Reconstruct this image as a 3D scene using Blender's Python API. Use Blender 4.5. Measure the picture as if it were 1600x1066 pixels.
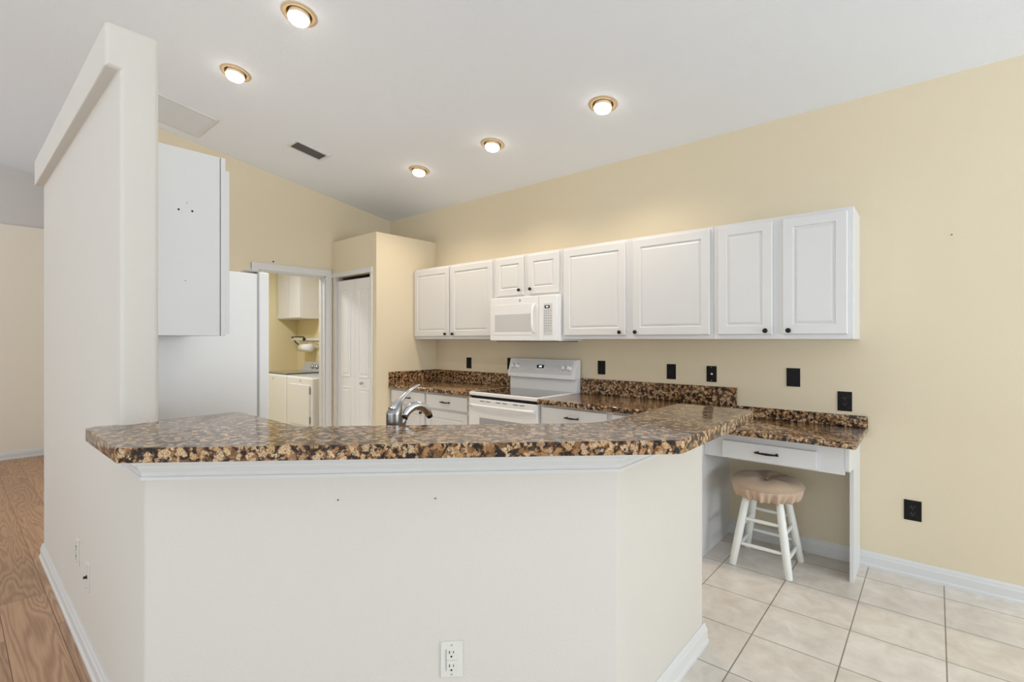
import bpy, bmesh, math, random
from mathutils import Vector, Matrix
random.seed(4)
for o in list(bpy.data.objects): bpy.data.objects.remove(o)
SC = bpy.context.scene
COL = SC.collection

# ------------------------------------------------------------------ camera
cam_d = bpy.data.cameras.new('camera'); cam = bpy.data.objects.new('camera', cam_d); COL.objects.link(cam)
cam.location = (0, 0, 1.389)
cam.rotation_euler = (math.radians(90), 0, math.radians(41.142))
cam_d.sensor_fit = 'HORIZONTAL'; cam_d.sensor_width = 36.0
cam_d.lens = 36.0 * 766.495 / 1600
cam_d.shift_x = (800 - 792.277) / 1600
cam_d.shift_y = -(533 - 530.013) / 1600
cam_d.clip_start = 0.02
SC.camera = cam

# ------------------------------------------------------------------ world, light, exposure
W = bpy.data.worlds.new('world'); SC.world = W; W.use_nodes = True
bg = W.node_tree.nodes['Background']; bg.inputs[0].default_value = (0.80, 0.90, 1.0, 1); bg.inputs[1].default_value = 1.0
SC.view_settings.view_transform = 'Standard'; SC.view_settings.look = 'None'
SC.view_settings.gamma = 1.0; SC.view_settings.use_curve_mapping = False
SC.view_settings.exposure = 0.1

def area_light(name, loc, target, sx, sy, power, colour):
    d = bpy.data.lights.new(name, 'AREA'); d.shape = 'RECTANGLE'; d.size = sx; d.size_y = sy
    d.energy = power; d.color = colour
    o = bpy.data.objects.new(name, d); COL.objects.link(o); o.location = loc
    o.rotation_euler = (Vector(target) - Vector(loc)).to_track_quat('-Z', 'Y').to_euler()
    return o
# daylight standing in the three big glazed openings of the room behind the camera
DAY = (0.83, 0.92, 1.0)
area_light('daylight_right', (5.38, 1.7, 1.35), (3.0, 1.7, 4.2), 3.4, 2.3, 200, DAY)
area_light('daylight_rear', (0.6, -6.38, 1.35), (0.6, -4.0, 5.0), 5.0, 2.3, 165, DAY)
area_light('daylight_living', (-5.6, -6.38, 1.35), (-5.6, -4.0, 5.0), 3.2, 2.3, 140, DAY)

# ------------------------------------------------------------------ materials
def srgb(r, g, b):
    f = lambda c: (c/255)/12.92 if c/255 <= 0.04045 else (((c/255)+0.055)/1.055)**2.4
    return (f(r), f(g), f(b), 1)

def mat(name, col, rough=0.5, metal=0.0, bump=0.0, bscale=200.0, coat=0.0, spec=0.5, vary=0.0):
    m = bpy.data.materials.new(name); m.use_nodes = True
    nt = m.node_tree; b = nt.nodes['Principled BSDF']
    b.inputs['Base Color'].default_value = col
    b.inputs['Roughness'].default_value = rough; b.inputs['Metallic'].default_value = metal
    b.inputs['Coat Weight'].default_value = coat; b.inputs['Specular IOR Level'].default_value = spec
    tc = nt.nodes.new('ShaderNodeTexCoord')
    if bump > 0:
        n = nt.nodes.new('ShaderNodeTexNoise'); n.inputs['Scale'].default_value = bscale; n.inputs['Detail'].default_value = 3
        bp = nt.nodes.new('ShaderNodeBump'); bp.inputs['Strength'].default_value = bump; bp.inputs['Distance'].default_value = 0.002
        nt.links.new(tc.outputs['Object'], n.inputs['Vector']); nt.links.new(n.outputs['Fac'], bp.inputs['Height'])
        nt.links.new(bp.outputs['Normal'], b.inputs['Normal'])
    if vary > 0:
        n2 = nt.nodes.new('ShaderNodeTexNoise'); n2.inputs['Scale'].default_value = 1.7; n2.inputs['Detail'].default_value = 4
        nt.links.new(tc.outputs['Object'], n2.inputs['Vector'])
        mx = nt.nodes.new('ShaderNodeMix'); mx.data_type = 'RGBA'
        mx.inputs['A'].default_value = tuple(c*(1-vary) for c in col[:3])+(1,)
        mx.inputs['B'].default_value = tuple(min(1, c*(1+vary)) for c in col[:3])+(1,)
        nt.links.new(n2.outputs['Fac'], mx.inputs['Factor']); nt.links.new(mx.outputs['Result'], b.inputs['Base Color'])
    return m

def emit(name, col, strength):
    m = bpy.data.materials.new(name); m.use_nodes = True
    b = m.node_tree.nodes['Principled BSDF']
    b.inputs['Base Color'].default_value = col; b.inputs['Emission Color'].default_value = col
    b.inputs['Emission Strength'].default_value = strength
    return m

M = {}
M['wall'] = mat('beige_wall_paint', srgb(228, 214, 186), 0.75, bump=0.35, bscale=130, vary=0.015)
M['cream'] = mat('cream_wall_paint', srgb(218, 212, 203), 0.7, bump=0.5, bscale=130, vary=0.01)
M['laundry'] = mat('laundry_wall_paint', srgb(230, 216, 174), 0.75, bump=0.3, bscale=130)
M['living'] = mat('living_wall_paint', srgb(240, 230, 214), 0.75, bump=0.3, bscale=130)
M['ceil'] = mat('ceiling_paint', srgb(238, 241, 246), 0.85, bump=0.6, bscale=90)
M['upperwall'] = mat('upper_wall_paint', srgb(214, 208, 203), 0.85, bump=0.3, bscale=90)
M['trim'] = mat('white_trim_paint', srgb(222, 221, 219), 0.4, bump=0.05)
M['cab'] = mat('white_cabinet_laminate', srgb(224, 223, 222), 0.38)
M['door'] = mat('white_door_paint', srgb(238, 237, 234), 0.45, bump=0.1, bscale=60)
M['app'] = mat('white_enamel', srgb(240, 240, 240), 0.18, coat=0.3)
M['fridge'] = mat('fridge_enamel', srgb(246, 247, 248), 0.35, bump=0.25, bscale=260)
M['grey'] = mat('grey_plastic', srgb(176, 177, 178), 0.35)
M['lightgrey'] = mat('light_grey_print', srgb(205, 206, 207), 0.4)
M['window_mesh'] = mat('microwave_window_mesh', srgb(206, 206, 206), 0.12, coat=0.5)
M['ovenglass'] = mat('oven_window_glass', srgb(168, 170, 174), 0.1, coat=0.5)
M['blackglass'] = mat('black_ceramic_glass', srgb(22, 22, 24), 0.05, coat=0.6)
M['washlid'] = mat('dark_lid_glass', srgb(92, 94, 94), 0.12, coat=0.6)
M['black'] = mat('black_metal', srgb(24, 21, 20), 0.35, metal=0.4)
M['blackplastic'] = mat('black_plastic', srgb(11, 9, 9), 0.5, spec=0.25)
M['dark'] = mat('dark_void', srgb(14, 13, 12), 0.9)
M['steel'] = mat('brushed_steel', srgb(158, 156, 155), 0.27, metal=1.0)
M['chrome'] = mat('chrome', srgb(205, 205, 208), 0.1, metal=1.0)
M['ventgrey'] = mat('dark_grey_vent', srgb(84, 84, 84), 0.5)
M['gold'] = mat('cream_gold_trim', srgb(206, 178, 138), 0.45)
M['bulbneck'] = mat('bulb_neck_glass', srgb(250, 232, 200), 0.4)
M['bulb'] = emit('lit_bulb', (1.0, 0.93, 0.82, 1), 9.0)
M['display'] = emit('clock_digits', (0.75, 0.95, 1.0, 1), 1.2)
M['paper'] = mat('paper_towel', srgb(244, 243, 238), 0.9, bump=0.4, bscale=80)
M['stoolpaint'] = mat('pale_mint_white_paint', srgb(240, 240, 234), 0.4)
M['plate'] = mat('almond_white_plate', srgb(226, 223, 214), 0.35)

def granite():
    m = bpy.data.materials.new('brown_granite'); m.use_nodes = True
    nt = m.node_tree; N = nt.nodes; L = nt.links; b = N['Principled BSDF']
    tc = N.new('ShaderNodeTexCoord')
    ns = N.new('ShaderNodeTexNoise'); ns.inputs['Scale'].default_value = 42; ns.inputs['Detail'].default_value = 3
    L.new(tc.outputs['Object'], ns.inputs['Vector'])
    va = N.new('ShaderNodeVectorMath'); va.operation = 'MULTIPLY_ADD'
    va.inputs[1].default_value = (0.045, 0.045, 0.045)
    L.new(ns.outputs['Color'], va.inputs[0]); L.new(tc.outputs['Object'], va.inputs[2])
    def math_(op, a, b_=None, c=None):
        m_ = N.new('ShaderNodeMath'); m_.operation = op
        for k, v in enumerate((a, b_, c)):
            if v is None: continue
            if isinstance(v, (int, float)): m_.inputs[k].default_value = v
            else: L.new(v, m_.inputs[k])
        return m_.outputs[0]
    def noise(sc, det, rough=0.5, vec=None):
        n = N.new('ShaderNodeTexNoise'); n.inputs['Scale'].default_value = sc; n.inputs['Detail'].default_value = det; n.inputs['Roughness'].default_value = rough
        L.new(vec or tc.outputs['Object'], n.inputs['Vector']); return n.outputs['Fac']
    def mix(fac, a, b_):
        m_ = N.new('ShaderNodeMix'); m_.data_type = 'RGBA'
        for nm, v in (('Factor', fac), ('A', a), ('B', b_)):
            if isinstance(v, tuple) or isinstance(v, float): m_.inputs[nm].default_value = v
            else: L.new(v, m_.inputs[nm])
        return m_.outputs['Result']
    def step(v, a, b_):
        m_ = N.new('ShaderNodeMapRange'); m_.interpolation_type = 'SMOOTHSTEP'
        m_.inputs['From Min'].default_value = a; m_.inputs['From Max'].default_value = b_; L.new(v, m_.inputs['Value']); return m_.outputs[0]
    v1 = N.new('ShaderNodeTexVoronoi'); v1.inputs['Scale'].default_value = 44
    L.new(va.outputs[0], v1.inputs['Vector'])
    sep = N.new('ShaderNodeSeparateColor'); L.new(v1.outputs['Color'], sep.inputs[0])
    cr = N.new('ShaderNodeValToRGB'); e = cr.color_ramp.elements
    cols = [(0.0, (84, 56, 34)), (0.16, (156, 114, 70)), (0.3, (202, 162, 114)), (0.55, (222, 190, 150)), (0.8, (204, 176, 144)), (1.0, (176, 128, 80))]
    e[0].position = 0; e[0].color = srgb(*cols[0][1]); e[1].position = 1.0; e[1].color = srgb(*cols[-1][1])
    for p, c in cols[1:-1]:
        k = e.new(p); k.color = srgb(*c)
    L.new(sep.outputs[0], cr.inputs[0])
    # fine grain inside the feldspar blobs
    grain = step(noise(260, 3, 0.7), 0.36, 0.56)
    blob = mix(grain, srgb(136, 102, 70), cr.outputs[0])
    # rim of every blob: rusty brown, fading into the dark matrix
    d = math_('ADD', v1.outputs['Distance'], math_('MULTIPLY_ADD', noise(95, 5, 0.75), 0.9, -0.45))
    c1 = mix(step(d, 0.42, 0.58), blob, srgb(112, 76, 46))
    c2 = mix(step(d, 0.57, 0.72), c1, srgb(36, 25, 19))
    # dark mineral clots of irregular shape and pale grey quartz
    clot = step(noise(40, 5, 0.75), 0.545, 0.60)
    c3 = mix(clot, c2, srgb(30, 25, 25))
    qz = step(noise(58, 4, 0.6, va.outputs[0]), 0.63, 0.67)
    c4 = mix(qz, c3, srgb(176, 164, 148))
    L.new(c4, b.inputs['Base Color'])
    b.inputs['Roughness'].default_value = 0.12; b.inputs['Specular IOR Level'].default_value = 0.42
    return m
M['granite'] = granite()

def tile():
    m = bpy.data.materials.new('floor_tile'); m.use_nodes = True
    nt = m.node_tree; N = nt.nodes; L = nt.links; b = N['Principled BSDF']
    tc = N.new('ShaderNodeTexCoord'); mp = N.new('ShaderNodeMapping')
    T = 0.3432
    mp.inputs['Location'].default_value = (0.651 + T*20, -2.836 + T*20, 0)
    L.new(tc.outputs['Object'], mp.inputs['Vector'])
    br = N.new('ShaderNodeTexBrick'); br.offset = 0; br.squash = 1
    br.inputs['Scale'].default_value = 1; br.inputs['Brick Width'].default_value = T; br.inputs['Row Height'].default_value = T
    br.inputs['Mortar Size'].default_value = 0.0028; br.inputs['Mortar Smooth'].default_value = 0.1; br.inputs['Bias'].default_value = 0
    br.inputs['Color1'].default_value = srgb(232, 224, 214); br.inputs['Color2'].default_value = srgb(238, 232, 224)
    br.inputs['Mortar'].default_value = srgb(150, 140, 128)
    L.new(mp.outputs[0], br.inputs['Vector'])
    n = N.new('ShaderNodeTexNoise'); n.inputs['Scale'].default_value = 9; n.inputs['Detail'].default_value = 8; n.inputs['Roughness'].default_value = 0.65; n.inputs['Distortion'].default_value = 0.5
    L.new(tc.outputs['Object'], n.inputs['Vector'])
    cr = N.new('ShaderNodeValToRGB'); cr.color_ramp.elements[0].position = 0.32; cr.color_ramp.elements[1].position = 0.68
    cr.color_ramp.elements[0].color = (0.80, 0.77, 0.74, 1); cr.color_ramp.elements[1].color = (1, 1, 1, 1)
    L.new(n.outputs['Fac'], cr.inputs[0])
    mx = N.new('ShaderNodeMix'); mx.data_type = 'RGBA'; mx.blend_type = 'MULTIPLY'; mx.inputs['Factor'].default_value = 1
    L.new(br.outputs['Color'], mx.inputs['A']); L.new(cr.outputs[0], mx.inputs['B'])
    L.new(mx.outputs['Result'], b.inputs['Base Color'])
    bp = N.new('ShaderNodeBump'); bp.inputs['Strength'].default_value = 0.4; bp.inputs['Distance'].default_value = 0.003; bp.invert = True
    L.new(br.outputs['Fac'], bp.inputs['Height']); L.new(bp.outputs['Normal'], b.inputs['Normal'])
    b.inputs['Roughness'].default_value = 0.32
    return m
M['tile'] = tile()

def wood():
    m = bpy.data.materials.new('wood_plank_floor'); m.use_nodes = True
    nt = m.node_tree; N = nt.nodes; L = nt.links; b = N['Principled BSDF']
    tc = N.new('ShaderNodeTexCoord'); mp = N.new('ShaderNodeMapping')
    mp.inputs['Location'].default_value = (20.3, 19.98, 0)
    L.new(tc.outputs['Object'], mp.inputs['Vector'])
    br = N.new('ShaderNodeTexBrick'); br.offset = 0.37; br.offset_frequency = 2; br.squash = 1
    br.inputs['Scale'].default_value = 1; br.inputs['Brick Width'].default_value = 1.22; br.inputs['Row Height'].default_value = 0.18
    br.inputs['Mortar Size'].default_value = 0.0014; br.inputs['Mortar Smooth'].default_value = 0.1
    br.inputs['Color1'].default_value = (0, 0, 0, 1); br.inputs['Color2'].default_value = (1, 1, 1, 1); br.inputs['Mortar'].default_value = (0.5, 0.5, 0.5, 1)
    L.new(mp.outputs[0], br.inputs['Vector'])
    # each plank shifts its own piece of grain
    vm = N.new('ShaderNodeVectorMath'); vm.operation = 'MULTIPLY_ADD'; vm.inputs[1].default_value = (7, 5, 9)
    L.new(br.outputs['Color'], vm.inputs[0]); L.new(tc.outputs['Object'], vm.inputs[2])
    m2 = N.new('ShaderNodeMapping'); m2.inputs['Scale'].default_value = (0.75, 8.5, 1)
    L.new(vm.outputs[0], m2.inputs['Vector'])
    nz = N.new('ShaderNodeTexNoise'); nz.inputs['Scale'].default_value = 0.9; nz.inputs['Detail'].default_value = 2.5; nz.inputs['Roughness'].default_value = 0.45; nz.inputs['Distortion'].default_value = 0.4
    L.new(m2.outputs[0], nz.inputs['Vector'])
    mu = N.new('ShaderNodeMath'); mu.operation = 'MULTIPLY'; mu.inputs[1].default_value = 95
    L.new(nz.outputs['Fac'], mu.inputs[0])
    sn = N.new('ShaderNodeMath'); sn.operation = 'SINE'; L.new(mu.outputs[0], sn.inputs[0])
    mr = N.new('ShaderNodeMapRange'); mr.inputs['From Min'].default_value = -1; mr.inputs['From Max'].default_value = 1
    L.new(sn.outputs[0], mr.inputs['Value'])
    m3 = N.new('ShaderNodeMapping'); m3.inputs['Scale'].default_value = (5, 130, 1)
    L.new(tc.outputs['Object'], m3.inputs['Vector'])
    nf = N.new('ShaderNodeTexNoise'); nf.inputs['Scale'].default_value = 1; nf.inputs['Detail'].default_value = 3
    L.new(m3.outputs[0], nf.inputs['Vector'])
    ad = N.new('ShaderNodeMath'); ad.operation = 'MULTIPLY_ADD'; ad.inputs[1].default_value = 0.36
    L.new(mr.outputs[0], ad.inputs[0]); 
    nf2 = N.new('ShaderNodeMath'); nf2.operation = 'MULTIPLY'; nf2.inputs[1].default_value = 0.62
    L.new(nf.outputs['Fac'], nf2.inputs[0]); L.new(nf2.outputs[0], ad.inputs[2])
    cr = N.new('ShaderNodeValToRGB')
    cr.color_ramp.elements[0].position = 0.15; cr.color_ramp.elements[0].color = srgb(156, 117, 88)
    cr.color_ramp.elements[1].position = 0.75; cr.color_ramp.elements[1].color = srgb(198, 158, 124)
    L.new(ad.outputs[0], cr.inputs[0])
    # plank to plank tone
    mt = N.new('ShaderNodeMapRange'); mt.inputs['To Min'].default_value = 0.88; mt.inputs['To Max'].default_value = 1.08
    sp = N.new('ShaderNodeSeparateColor'); L.new(br.outputs['Color'], sp.inputs[0]); L.new(sp.outputs[0], mt.inputs['Value'])
    mul = N.new('ShaderNodeVectorMath'); mul.operation = 'SCALE'; L.new(cr.outputs[0], mul.inputs[0]); L.new(mt.outputs[0], mul.inputs['Scale'])
    mx = N.new('ShaderNodeMix'); mx.data_type = 'RGBA'; mx.inputs['B'].default_value = srgb(88, 60, 42)
    L.new(br.outputs['Fac'], mx.inputs['Factor']); L.new(mul.outputs[0], mx.inputs['A'])
    L.new(mx.outputs['Result'], b.inputs['Base Color']); b.inputs['Roughness'].default_value = 0.42
    return m
M['wood'] = wood()

def fabric():
    m = bpy.data.materials.new('tan_twill_cushion'); m.use_nodes = True
    nt = m.node_tree; N = nt.nodes; L = nt.links; b = N['Principled BSDF']
    tc = N.new('ShaderNodeTexCoord')
    w = N.new('ShaderNodeTexWave'); w.inputs['Scale'].default_value = 45; w.inputs['Distortion'].default_value = 1.5; w.bands_direction = 'X'
    L.new(tc.outputs['Object'], w.inputs['Vector'])
    cr = N.new('ShaderNodeValToRGB'); cr.color_ramp.elements[0].color = srgb(176, 150, 126); cr.color_ramp.elements[1].color = srgb(204, 180, 154)
    L.new(w.outputs['Fac'], cr.inputs[0]); L.new(cr.outputs[0], b.inputs['Base Color'])
    b.inputs['Roughness'].default_value = 0.85; b.inputs['Sheen Weight'].default_value = 0.2
    bp = N.new('ShaderNodeBump'); bp.inputs['Strength'].default_value = 0.3; bp.inputs['Distance'].default_value = 0.002
    L.new(w.outputs['Fac'], bp.inputs['Height']); L.new(bp.outputs['Normal'], b.inputs['Normal'])
    return m
M['fabric'] = fabric()
M['skirt'] = mat('pinkish_tan_twill', srgb(208, 182, 158), 0.9, bump=0.3, bscale=300)

# ------------------------------------------------------------------ helpers
def ceil_z(y): return 2.88 + 0.157*(3.717 - y)

def box(bm, x0, x1, y0, y1, z0, z1, bev=0.0, seg=2):
    r = bmesh.ops.create_cube(bm, size=1.0)
    vs = r['verts']
    for v in vs:
        v.co = Vector((x0 + (v.co.x+0.5)*(x1-x0), y0 + (v.co.y+0.5)*(y1-y0), z0 + (v.co.z+0.5)*(z1-z0)))
    if bev > 0:
        es = list({e for v in vs for e in v.link_edges})
        bmesh.ops.bevel(bm, geom=es, offset=bev, segments=seg, profile=0.5, affect='EDGES')

def poly_prism(bm, pts, z0, z1):
    b = [bm.verts.new((p[0], p[1], z0)) for p in pts]; t = [bm.verts.new((p[0], p[1], z1)) for p in pts]
    n = len(pts); fs = []
    fb = bm.faces.new(list(reversed(b))); ft = bm.faces.new(t)
    for i in range(n): bm.faces.new((b[i], b[(i+1) % n], t[(i+1) % n], t[i]))
    return b, t, fb, ft

def round_poly(pts, rad, seg=6):
    """pts counter-clockwise, rad: list of corner radii"""
    out = []; n = len(pts)
    for i in range(n):
        p = Vector(pts[i]); a = Vector(pts[i-1]); c = Vector(pts[(i+1) % n]); r = rad[i]
        if r <= 0: out.append(tuple(p)); continue
        u = (a-p).normalized(); v = (c-p).normalized()
        ang = math.acos(max(-1, min(1, u.dot(v)))); d = r/math.tan(ang/2)
        d = min(d, 0.48*min((a-p).length, (c-p).length)); r2 = d*math.tan(ang/2)
        cen = p + (u+v).normalized()*(r2/math.sin(ang/2))
        s = p+u*d; e = p+v*d
        a0 = math.atan2(s.y-cen.y, s.x-cen.x); a1 = math.atan2(e.y-cen.y, e.x-cen.x)
        da = (a1-a0+math.pi) % (2*math.pi) - math.pi
        for k in range(seg+1):
            t = a0+da*k/seg; out.append((cen.x+r2*math.cos(t), cen.y+r2*math.sin(t)))
    return out

def tube(bm, pts, rad, seg=12, cap=True):
    """pts list of vectors; rad number or list"""
    pts = [Vector(p) for p in pts]; n = len(pts)
    rs = rad if isinstance(rad, (list, tuple)) else [rad]*n
    prev = None; rings = []
    for i, p in enumerate(pts):
        t = (pts[min(i+1, n-1)] - pts[max(i-1, 0)]).normalized()
        if prev is None:
            up = Vector((0, 0, 1)) if abs(t.z) < 0.9 else Vector((1, 0, 0))
            a = t.cross(up).normalized()
        else:
            a = (prev - t*prev.dot(t)).normalized()
        prev = a; b_ = t.cross(a)
        rings.append([bm.verts.new(p + (a*math.cos(2*math.pi*k/seg) + b_*math.sin(2*math.pi*k/seg))*rs[i]) for k in range(seg)])
    for i in range(n-1):
        for k in range(seg):
            f = bm.faces.new((rings[i][k], rings[i][(k+1) % seg], rings[i+1][(k+1) % seg], rings[i+1][k])); f.smooth = True
    if cap:
        bm.faces.new(list(reversed(rings[0]))); bm.faces.new(rings[-1])

def lathe(bm, prof, origin=(0, 0, 0), axis='Z', seg=24, cap=True):
    """prof: list of (r, h) along the axis"""
    o = Vector(origin); rings = []
    for r, h in prof:
        ring = []
        for k in range(seg):
            c, s = r*math.cos(2*math.pi*k/seg), r*math.sin(2*math.pi*k/seg)
            v = {'Z': Vector((c, s, h)), 'Y': Vector((c, h, s)), 'X': Vector((h, c, s))}[axis]
            ring.append(bm.verts.new(o+v))
        rings.append(ring)
    for i in range(len(rings)-1):
        for k in range(seg):
            f = bm.faces.new((rings[i][k], rings[i][(k+1) % seg], rings[i+1][(k+1) % seg], rings[i+1][k])); f.smooth = True
    if cap:
        bm.faces.new(rings[0]); bm.faces.new(rings[-1])

def sweep(bm, path, prof):
    """mitred run: path of (x,y), prof closed list of (outward offset, z); outward = right of travel"""
    n = len(path); P = [Vector(p) for p in path]; rings = []
    for i in range(n):
        d0 = (P[i]-P[i-1]).normalized() if i > 0 else None
        d1 = (P[i+1]-P[i]).normalized() if i < n-1 else None
        if d0 is None: d0 = d1
        if d1 is None: d1 = d0
        n0 = Vector((d0.y, -d0.x)); n1 = Vector((d1.y, -d1.x))
        m = (n0+n1).normalized(); m = m/max(0.3, m.dot(n0))
        rings.append([bm.verts.new((P[i].x+m.x*o, P[i].y+m.y*o, z)) for o, z in prof])
    k = len(prof)
    for i in range(n-1):
        for j in range(k):
            bm.faces.new((rings[i][j], rings[i+1][j], rings[i+1][(j+1) % k], rings[i][(j+1) % k]))
    bm.faces.new(rings[0]); bm.faces.new(list(reversed(rings[-1])))

def obj(name, bm, m, parent=None, smooth=False, off=(0, 0, 0)):
    bmesh.ops.recalc_face_normals(bm, faces=bm.faces)
    me = bpy.data.meshes.new(name); 
    if smooth:
        for f in bm.faces: f.smooth = True
    if any(off):
        bmesh.ops.translate(bm, verts=bm.verts, vec=Vector(off))
    bm.to_mesh(me); bm.free()
    me.materials.append(M[m] if isinstance(m, str) else m)
    o = bpy.data.objects.new(name, me); COL.objects.link(o)
    if parent: o.parent = parent
    return o

def tag(o, label=None, cat=None, group=None, kind=None):
    if label: o['label'] = label
    if cat: o['category'] = cat
    if group: o['group'] = group
    if kind: o['kind'] = kind
    return o

def thing(name, label, cat, loc, group=None, rz=0.0):
    o = bpy.data.objects.new(name, None); COL.objects.link(o); o.location = loc; o.rotation_euler = (0, 0, rz)
    o.empty_display_size = 0.1
    return tag(o, label, cat, group)

def wpart(name, bm, m, t, smooth=False):
    """part given in world coordinates under a thing that is only translated"""
    return obj(name, bm, m, t, smooth, off=tuple(-c for c in t.location))

def sub(name, bm, m, parent, t, smooth=False):
    return obj(name, bm, m, parent, smooth, off=tuple(-c for c in t.location))

def struct(name, bm, m, label=None, smooth=False):
    return tag(obj(name, bm, m, None, smooth), label, None, None, 'structure')

# ------------------------------------------------------------------ setting: shell
D = 3.717           # the long kitchen wall
XL = -5.215         # wall with the laundry door
XP = -4.337         # pantry side
YP = 2.918          # pantry front
WT = 0.12

# floors
bm = bmesh.new(); box(bm, -2.05, 5.6, -6.6, 0.41, -0.05, 0.0); box(bm, -7.6, 5.6, 0.468, D+WT, -0.05, 0.0); box(bm, -2.05, 5.6, 0.40, 0.475, -0.05, -0.0)
struct('floor', bm, 'tile', 'pale beige square ceramic tile floor of the kitchen')
bm = bmesh.new(); box(bm, -8.3, -2.05, -6.6, 0.468, -0.05, 0.0); box(bm, -8.3, -3.95, 0.468, 0.9, -0.0495, 0.0006)
struct('floor.001', bm, 'wood', 'brown wood plank floor left of the half wall')

# ceiling slab, sloping up away from the long kitchen wall, with holes for the recessed lamps
LAMPS = [(-2.751, 1.336), (-3.689, 1.336), (-1.717, 2.965), (-2.751, 2.968), (-3.700, 2.966)]
NRM = Vector((0, 0.157, 1)).normalized()
SLOPE = math.atan(-0.157)
bm = bmesh.new()
ys = (D+WT, -6.72); xs = (-8.4, 5.72)
vs = []
for z in (0, 0.16):
    for x in xs:
        for y in ys: vs.append(bm.verts.new((x, y, ceil_z(y)+z)))
for f in ((0, 1, 3, 2), (4, 6, 7, 5), (0, 2, 6, 4), (1, 5, 7, 3), (0, 4, 5, 1), (2, 3, 7, 6)): bm.faces.new([vs[i] for i in f])
ceiling = struct('ceiling', bm, 'ceil', 'white sloping kitchen ceiling')
bm = bmesh.new()
for (x, y) in LAMPS:
    r = bmesh.ops.create_cone(bm, cap_ends=True, segments=40, radius1=0.074, radius2=0.074, depth=0.24)
    bmesh.ops.rotate(bm, verts=r['verts'], cent=(0, 0, 0), matrix=Matrix.Rotation(SLOPE, 3, 'X'))
    bmesh.ops.translate(bm, verts=r['verts'], vec=(x, y, ceil_z(y)))
cut = obj('cutter', bm, 'ceil')
md = ceiling.modifiers.new('holes', 'BOOLEAN'); md.operation = 'DIFFERENCE'; md.object = cut; md.solver = 'EXACT'
dg = bpy.context.evaluated_depsgraph_get()
me = bpy.data.meshes.new_from_object(ceiling.evaluated_get(dg))
ceiling.modifiers.clear(); ceiling.data = me
bpy.data.objects.remove(cut)

def wall_prism_y(bm, x0, x1, y, t, z0=0.0):
    """wall along X"""
    box(bm, x0, x1, y, y+t, z0, ceil_z(y)+0.02)

# long kitchen wall
bm = bmesh.new(); wall_prism_y(bm, -5.35, 5.6, D, WT); struct('wall_back', bm, 'wall', 'long beige kitchen wall behind the upper cabinets')

# wall with the laundry doorway (top edge follows the slope)
def wall_x(bm, x0, x1, y0, y1, z0=0.0, z1=None):
    if z1 is not None: box(bm, x0, x1, y0, y1, z0, z1); return
    v = [bm.verts.new(c) for c in ((x0, y0, z0), (x1, y0, z0), (x1, y1, z0), (x0, y1, z0),
         (x0, y0, ceil_z(y0)+.01), (x1, y0, ceil_z(y0)+.01), (x1, y1, ceil_z(y1)+.01), (x0, y1, ceil_z(y1)+.01))]
    for f in ((0, 3, 2, 1), (4, 5, 6, 7), (0, 1, 5, 4), (1, 2, 6, 5), (2, 3, 7, 6), (3, 0, 4, 7)): bm.faces.new([v[i] for i in f])
DY0, DY1, DZ = 2.105, 2.835, 2.10
bm = bmesh.new()
wall_x(bm, XL-WT, XL, 0.9, DY0); wall_x(bm, XL-WT, XL, DY1, D); wall_x(bm, XL-WT, XL, DY0, DY1, DZ)
struct('wall_left', bm, 'wall', 'beige wall with the laundry doorway')

# pantry closet walls, lower than the ceiling
bm = bmesh.new()
PX0, PX1, PZ = -5.165, -4.43, 2.09
PT = 2.497
box(bm, XL, PX0, YP, YP+0.1, 0, PT); box(bm, PX1, XP, YP, YP+0.1, 0, PT); box(bm, PX0, PX1, YP, YP+0.1, PZ, PT)
box(bm, XP-0.1, XP, YP+0.1, D, 0, PT); box(bm, XL, XP-0.1, YP+0.1, D, PT-0.06, PT)
bmesh.ops.remove_doubles(bm, verts=bm.verts, dist=1e-5)
struct('wall_pantry', bm, 'wall', 'beige pantry closet walls that stop short of the ceiling')

# laundry room beyond the doorway
LX, LY = -7.37, 3.55
bm = bmesh.new()
box(bm, LX-0.1, LX, 1.0, LY+0.1, 0, 2.6); struct('wall_laundry_left', bm, 'laundry', 'pale yellow left wall of the laundry room')
bm = bmesh.new(); box(bm, LX, XL-WT, LY, LY+0.1, 0, 2.6); struct('wall_laundry_back', bm, 'laundry', 'pale yellow wall behind the laundry machines')
bm = bmesh.new(); box(bm, LX, XL-WT, 0.92, 1.02, 0, 2.6); struct('wall_laundry_front', bm, 'laundry', 'pale yellow near wall of the laundry room')
bm = bmesh.new(); box(bm, LX-0.1, XL-WT, 1.0, LY+0.1, 2.6, 2.65); struct('ceiling.001', bm, 'ceil', 'flat laundry room ceiling')

# living side far wall, lower beige part and pale part above
bm = bmesh.new(); box(bm, -8.3, -8.05, -6.6, 0.9, 0, 2.71); box(bm, -8.3, XL-WT, 0.9, 1.0, 0, 2.71)
struct('wall_far', bm, 'living', 'light beige far wall of the living side')
bm = bmesh.new(); wall_x(bm, -8.3, -8.08, -6.6, 0.92, 2.71); box(bm, -8.3, XL-WT, 0.9, 1.0, 2.71, 3.32)
struct('wall_far_upper', bm, 'upperwall', 'white upper part of the far living wall')

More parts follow.
